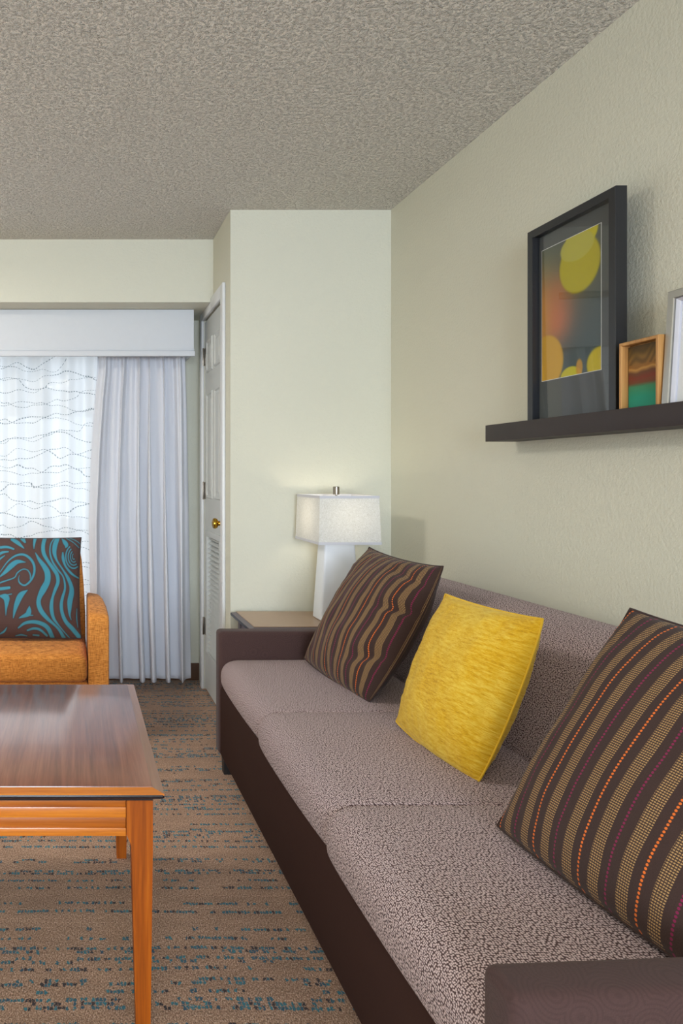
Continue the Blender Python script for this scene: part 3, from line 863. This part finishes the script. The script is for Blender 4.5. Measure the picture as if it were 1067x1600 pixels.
def wallband(name, h0, z0, h1, z1, th, mat, parent):
    bm = bmesh.new()
    rs = [shade_ring(h0[0], h0[1], z0), shade_ring(h1[0], h1[1], z1), shade_ring(h1[0] - th, h1[1] - th, z1), shade_ring(h0[0] - th, h0[1] - th, z0)]
    V = [[bm.verts.new(p) for p in r] for r in rs]
    for i in range(4):
        a, b = V[i], V[(i + 1) % 4]
        for k in range(4): bm.faces.new((a[k], a[(k + 1) % 4], b[(k + 1) % 4], b[k]))
    return from_bm(name, bm, mat, parent)
hb, ht = (0.130, 0.157), (0.1235, 0.150)
bm = bmesh.new()
V = [[bm.verts.new(p) for p in shade_ring(hb[0], hb[1], ZS0)], [bm.verts.new(p) for p in shade_ring(ht[0], ht[1], ZS1)]]
for k in range(4): bm.faces.new((V[0][k], V[0][(k + 1) % 4], V[1][(k + 1) % 4], V[1][k]))
sh = from_bm('lamp_shade', bm, 'shade', lamp)
wallband('shade_tape', (hb[0] + .0012, hb[1] + .0012), ZS0 - 0.001, (hb[0] + .001, hb[1] + .001), ZS0 + 0.010, 0.002, 'shade_tape', sh)
wallband('shade_tape', (ht[0] + .0015, ht[1] + .0015), ZS1 - 0.010, (ht[0] + .0012, ht[1] + .0012), ZS1 + 0.001, 0.002, 'shade_tape', sh)
boxes('shade_spider', [(LXc - 0.122, LXc + 0.122, LYc - 0.002, LYc + 0.002, ZS1 - 0.014, ZS1 - 0.010), (LXc - 0.002, LXc + 0.002, LYc - 0.148, LYc + 0.148, ZS1 - 0.014, ZS1 - 0.010),
                       (LXc - 0.04, LXc - 0.037, LYc - 0.0015, LYc + 0.0015, 0.965, ZS1 - 0.012), (LXc + 0.037, LXc + 0.04, LYc - 0.0015, LYc + 0.0015, 0.965, ZS1 - 0.012),
                       (LXc - 0.04, LXc + 0.04, LYc - 0.0015, LYc + 0.0015, 0.962, 0.965)], 'nickel', lamp)
fn = lathe('finial', [(0.004, ZS1 - 0.012), (0.004, ZS1 + 0.002), (0.0135, ZS1 + 0.003), (0.0135, ZS1 + 0.036), (0.012, ZS1 + 0.0375)], (LXc, LYc, 0), 'nickel', lamp, 20)
fn['label'] = 'brushed nickel finial'
pl = bpy.data.lights.new('bulb_light', 'POINT'); pl.energy = 1.35; pl.color = (1.0, 0.88, 0.70); pl.shadow_soft_size = 0.03
plo = bpy.data.objects.new('bulb_light', pl); plo.location = (0.0, 0.0, 1.035 - ET); plo.parent = lamp; COL.objects.link(plo)
bpy.data.objects['lamp_bulb'].visible_shadow = True

# ------------------------------------------------------------------ coffee table
TX1, TX0, TY0, TY1 = 0.186, -0.60, 1.475, 2.25
TZ = CH - 496.6 * TY0 / F
ct = thing('coffee_table', ((TX0 + TX1) / 2, (TY0 + TY1) / 2, 0), 'honey wood coffee table with a dark-edged top and tapered legs', 'coffee table')
bevel_slab('chamfer_rim', TX0, TX1, TY0, TY1, TZ, TZ + 0.0045, 0, 0.024, 'honey_wood_x', 'rim_reflection_wood', ct)
box('table_top', TX0 + 0.022, TX1 - 0.022, TY0 + 0.022, TY1 - 0.022, TZ - 0.004, TZ + 0.0062, 'table_top_wood', ct, 0.0012)
box('edge_band', TX0 - 0.001, TX1 + 0.001, TY0 - 0.001, TY1 + 0.001, TZ - 0.0115, TZ, 'dark_edge', ct, 0.005, 3)
box('sub_frame', TX0 + 0.022, TX1 - 0.022, TY0 + 0.016, TY1 - 0.016, TZ - 0.021, TZ - 0.0115, 'dark_edge', ct)
ZL = TZ - 0.021
def table_leg(xo, yo, sx, sy):
    # xo, yo: outer corner; the leg tapers on its inner faces
    def sec(z, w): return [(xo, yo, z), (xo - sx * w, yo, z), (xo - sx * w, yo - sy * w, z), (xo, yo - sy * w, z)]
    def shift(s, d): return [(x - sx * d, y - sy * d * 0.5, z) for x, y, z in s]
    loft('leg', [sec(ZL, 0.056), sec(ZL - 0.072, 0.056), sec(ZL - 0.096, 0.046), shift(sec(0.0, 0.030), 0.005)], 'honey_wood_z', ct, 20)
lx1, lx0, ly0, ly1 = TX1 - 0.022, TX0 + 0.022, TY0 + 0.016, TY1 - 0.016
for sx, xo in ((1, lx1), (-1, lx0)):
    for sy, yo in ((-1, ly0), (1, ly1)): table_leg(xo, yo, sx, sy)
def apron(x0, x1, y0, y1, along):
    hs = [(0.0, 0.016, 'dk', 0.004), (0.016, 0.038, 'lt', 0.0), (0.038, 0.060, 'dk', 0.003), (0.060, 0.077, 'lt', 0.0)]
    for a, b, t, ins in hs:
        if along == 'X': box('apron_board', x0, x1, y0 + ins, y1 - ins, ZL - b, ZL - a, 'honey_wood_x' if t == 'lt' else 'honey_wood_dark', ct, 0.0008)
        else: box('apron_board', x0 + ins, x1 - ins, y0, y1, ZL - b, ZL - a, 'honey_wood_y', ct, 0.0008)
apron(lx0 + 0.057, lx1 - 0.057, ly0 + 0.003, ly0 + 0.023, 'X')
apron(lx0 + 0.057, lx1 - 0.057, ly1 - 0.023, ly1 - 0.003, 'X')
apron(lx1 - 0.023, lx1 - 0.003, ly0 + 0.057, ly1 - 0.057, 'Y')
apron(lx0 + 0.003, lx0 + 0.023, ly0 + 0.057, ly1 - 0.057, 'Y')

# ------------------------------------------------------------------ armchair
ac = thing('armchair', (-0.24, 3.45, 0), 'orange tweed armchair in front of the sheer window', 'armchair')
AX = 0.057
def chair_arm(sgn, xin):
    secs = []
    for y, w, zt in ((3.12, 0.088, 0.560), (3.128, 0.092, 0.578), (3.16, 0.092, 0.590), (3.3, 0.088, 0.604), (3.45, 0.078, 0.612), (3.58, 0.066, 0.606), (3.66, 0.056, 0.590), (3.70, 0.05, 0.56)):
        r = 0.016
        poly = round_poly([(0, 0.16), (w, 0.16), (w, zt - 0.012), (0, zt)], [0.005, 0.005, r, r], 5)
        secs.append([(xin + sgn * px, y, pz) for px, pz in poly])
    if sgn < 0: secs = [s[::-1] for s in secs]
    loft('arm', secs, 'tweed', ac, 60)
chair_arm(1, AX); chair_arm(-1, -0.52)
poly = round_poly([(-0.515, 0.28), (0.053, 0.28), (0.053, 0.405), (-0.515, 0.405)], [0.035, 0.035, 0.05, 0.05], 6)
secs = []
for y, d in ((3.105, 0.022), (3.109, 0.013), (3.118, 0.006), (3.135, 0.0), (3.3, 0.0), (3.5, -0.0), (3.56, 0.0)):
    secs.append([(px, y, pz + (0.012 * math.sin(math.pi * (px + 0.515) / 0.568) if pz > 0.36 else 0)) for px, pz in (inset(poly, d) if d else poly)])
loft('seat_cushion', secs, 'tweed', ac, 60)
box('seat_rail', -0.518, 0.055, 3.14, 3.70, 0.16, 0.278, 'tweed', ac, 0.01)
# backrest: leans back, narrower at the top
secs = []
for z, xr, yf, th in ((0.30, 0.052, 3.52, 0.10), (0.50, 0.050, 3.555, 0.10), (0.64, 0.042, 3.58, 0.095), (0.76, 0.032, 3.605, 0.09), (0.815, 0.022, 3.615, 0.08), (0.84, 0.004, 3.625, 0.05)):
    xl = -0.463 - xr
    p2 = round_poly([(xl, yf), (xr, yf), (xr, yf + th), (xl, yf + th)], [0.02] * 4, 4)
    secs.append([(a, b, z) for a, b in p2])
loft('backrest', secs, 'tweed', ac, 60)
for xx in (-0.56, 0.075):
    for yy in (3.15, 3.63):
        loft('leg', [[(xx + a * w, yy + b * w, z) for a, b in ((0, 0), (0.045, 0), (0.045, 0.045), (0, 0.045))] for z, w in ((0, 0.7), (0.16, 1.0))], 'honey_wood_z', ac, 30)

# swirl cushion on the armchair: print traced as tapered strokes, coordinates on a 1100-unit square
STROKES = [
 [(395,250,6),(440,330,35),(500,410,55),(535,480,65),(535,570,65),(490,660,70),(450,740,50),(440,810,48),(470,890,50),(540,970,40),(610,1030,26),(670,1090,30),(715,1170,40)],
 [(495,70,45),(480,170,42),(490,260,42),(540,350,35),(600,430,40),(645,500,42),(655,580,40),(625,660,35),(600,730,28),(585,800,38),(585,880,42),(610,970,32),(680,1060,14),(780,1175,10)],
 [(605,70,14),(565,150,14),(560,250,16),(590,350,20),(650,440,20),(710,510,16),(735,590,22),(735,660,24),(710,740,32),(695,820,36),(705,910,38),(745,1000,42),(820,1080,48),(895,1175,50)],
 [(640,70,50),(615,160,55),(610,250,45),(640,340,22),(710,440,18),(770,530,36),(810,620,46),(815,690,58),(795,780,60),(790,860,44),(790,930,20),(805,980,6)],
 [(705,250,16),(712,320,34),(740,400,22),(800,470,26),(850,505,20),(905,530,12)],
 [(690,85,10),(725,130,46),(745,165,40),(735,190,10)],
 [(0,470,10),(90,350,14),(180,285,22),(270,275,26),(345,325,28),(385,400,26),(385,490,24),(345,570,22),(285,615,18),(230,590,16),(215,545,10),(225,505,4)],
 [(-120,650,8),(0,590,16),(90,560,14),(170,530,12),(200,480,14),(260,440,12),(315,450,12),(345,500,14),(345,545,8)],
 [(-60,560,4),(0,520,14),(60,470,40),(130,400,60),(200,355,46),(290,360,6)],
 [(-150,230,20),(0,190,30),(80,185,28),(150,208,20)], [(-80,330,10),(0,260,30),(40,245,24),(90,240,14)], [(-30,360,6),(0,320,20),(50,285,10)],
 [(130,90,40),(190,130,46),(240,175,24),(268,200,6)], [(245,80,50),(275,125,22)], [(385,75,40),(378,150,22),(378,205,6)],
 [(-180,680,20),(0,655,34),(110,642,30)],
 [(0,730,14),(75,745,70),(85,800,50),(80,860,24),(78,940,4)], [(0,735,10),(140,710,10)],
 [(315,668,8),(245,720,60),(205,800,56),(180,880,36),(163,965,8)],
 [(340,838,6),(335,890,50),(320,925,52),(250,955,20),(225,968,4)], [(320,935,20),(380,936,6)],
 [(220,1070,14),(290,1020,30),(390,1005,38),(490,1030,44),(550,1080,46),(590,1170,46)],
 [(320,1095,18),(390,1075,26),(460,1090,26),(530,1150,22)], [(190,1155,10),(250,1145,16),(310,1155,10)],
 [(0,1145,10),(60,1110,20),(92,1065,5)], [(380,1145,14),(440,1150,18)],
 [(740,80,10),(820,130,9),(890,190,8)], [(770,75,8),(850,110,8),(905,150,8)],
 [(-180,420,40),(-110,470,50),(-60,400,10)], [(-190,820,10),(-130,880,50),(-60,1000,20)], [(-190,1050,30),(-100,1100,40),(-20,1170,20)],
 [(875,860,6),(870,960,12),(878,1060,6)],
]
for k, (rx, ry) in enumerate(((18, 32), (40, 64), (66, 98), (94, 132))):
    STROKES.append([(835 + rx * math.cos(a), 290 + ry * math.sin(a), 9 + 2 * k) for a in np.linspace(math.radians(60), math.radians(235), 10)])
def swirl(n):
    gx, gy = np.meshgrid(np.linspace(-195, 905, n + 1), np.linspace(1175, 75, n + 1))
    best = np.full(gx.shape, 1e9)
    for st in STROKES:
        P = np.array(st, float)
        # Catmull-Rom
        Q = np.vstack([2 * P[0] - P[1], P, 2 * P[-1] - P[-2]]); pts = []
        for i in range(len(P) - 1):
            p0, p1, p2, p3 = Q[i], Q[i + 1], Q[i + 2], Q[i + 3]
            for t in np.linspace(0, 1, 7)[:-1]:
                pts.append(0.5 * ((2 * p1) + (-p0 + p2) * t + (2 * p0 - 5 * p1 + 4 * p2 - p3) * t * t + (-p0 + 3 * p1 - 3 * p2 + p3) * t ** 3))
        pts.append(P[-1]); pts = np.array(pts)
        for a, b in zip(pts, pts[1:]):
            m = max(a[2], b[2]) + 8
            sel = (gx > min(a[0], b[0]) - m) & (gx < max(a[0], b[0]) + m) & (gy > min(a[1], b[1]) - m) & (gy < max(a[1], b[1]) + m)
            if not sel.any(): continue
            dx, dy = b[0] - a[0], b[1] - a[1]
            t = np.clip(((gx[sel] - a[0]) * dx + (gy[sel] - a[1]) * dy) / (dx * dx + dy * dy + 1e-9), 0, 1)
            dd = np.hypot(gx[sel] - a[0] - t * dx, gy[sel] - a[1] - t * dy) - (a[2] + (b[2] - a[2]) * t) / 2
            best[sel] = np.minimum(best[sel], dd)
    m = soft(-best, 1.2)[..., None]
    edge = (np.exp(-((best - 5) / 4.5) ** 2) * 0.35)[..., None]
    c = np.array([84, 62, 58.]) * (1 - edge) + np.array([40, 48, 62.]) * edge
    c = (c * (1 - m) + np.array([64, 138, 158.]) * m) / 255
    c = np.where(c <= 0.04045, c / 12.92, ((c + 0.055) / 1.055) ** 2.4)
    return np.concatenate([c, np.ones(c.shape[:2] + (1,))], -1)
pillow('throw_pillow', [(-0.452, 3.37, 0.425), (0.027, 3.37, 0.420), (0.028, 3.47, 0.893), (-0.452, 3.47, 0.893)], 0.13, 'swirl_fabric',
       'brown pillow with teal swirls on the orange armchair', (0, -1, 0.2), n=260, concave=(.02, .022, .0, .01), seed=21, wr=0.003, colour=swirl)

# ------------------------------------------------------------------ ceiling lamps added as fill, out of view
for cx_, cy_, lb in ((-0.35, -0.55, 'added ceiling fill lamp behind the viewer, out of view'), (-1.3, 2.5, 'added ceiling fill lamp left of the coffee table, out of view')):
    cl = thing('fill_lamp', (cx_, cy_, ZC), lb, 'ceiling lamp')
    lathe('canopy', [(0.30, ZC), (0.31, ZC - 0.01), (0.31, ZC - 0.03), (0.29, ZC - 0.04)], (cx_, cy_, 0), 'white_paint', cl, 32)
    lathe('diffuser', [(0.28, ZC - 0.041), (0.285, ZC - 0.06), (0.26, ZC - 0.09), (0.15, ZC - 0.105)], (cx_, cy_, 0), 'bulb', cl, 32)
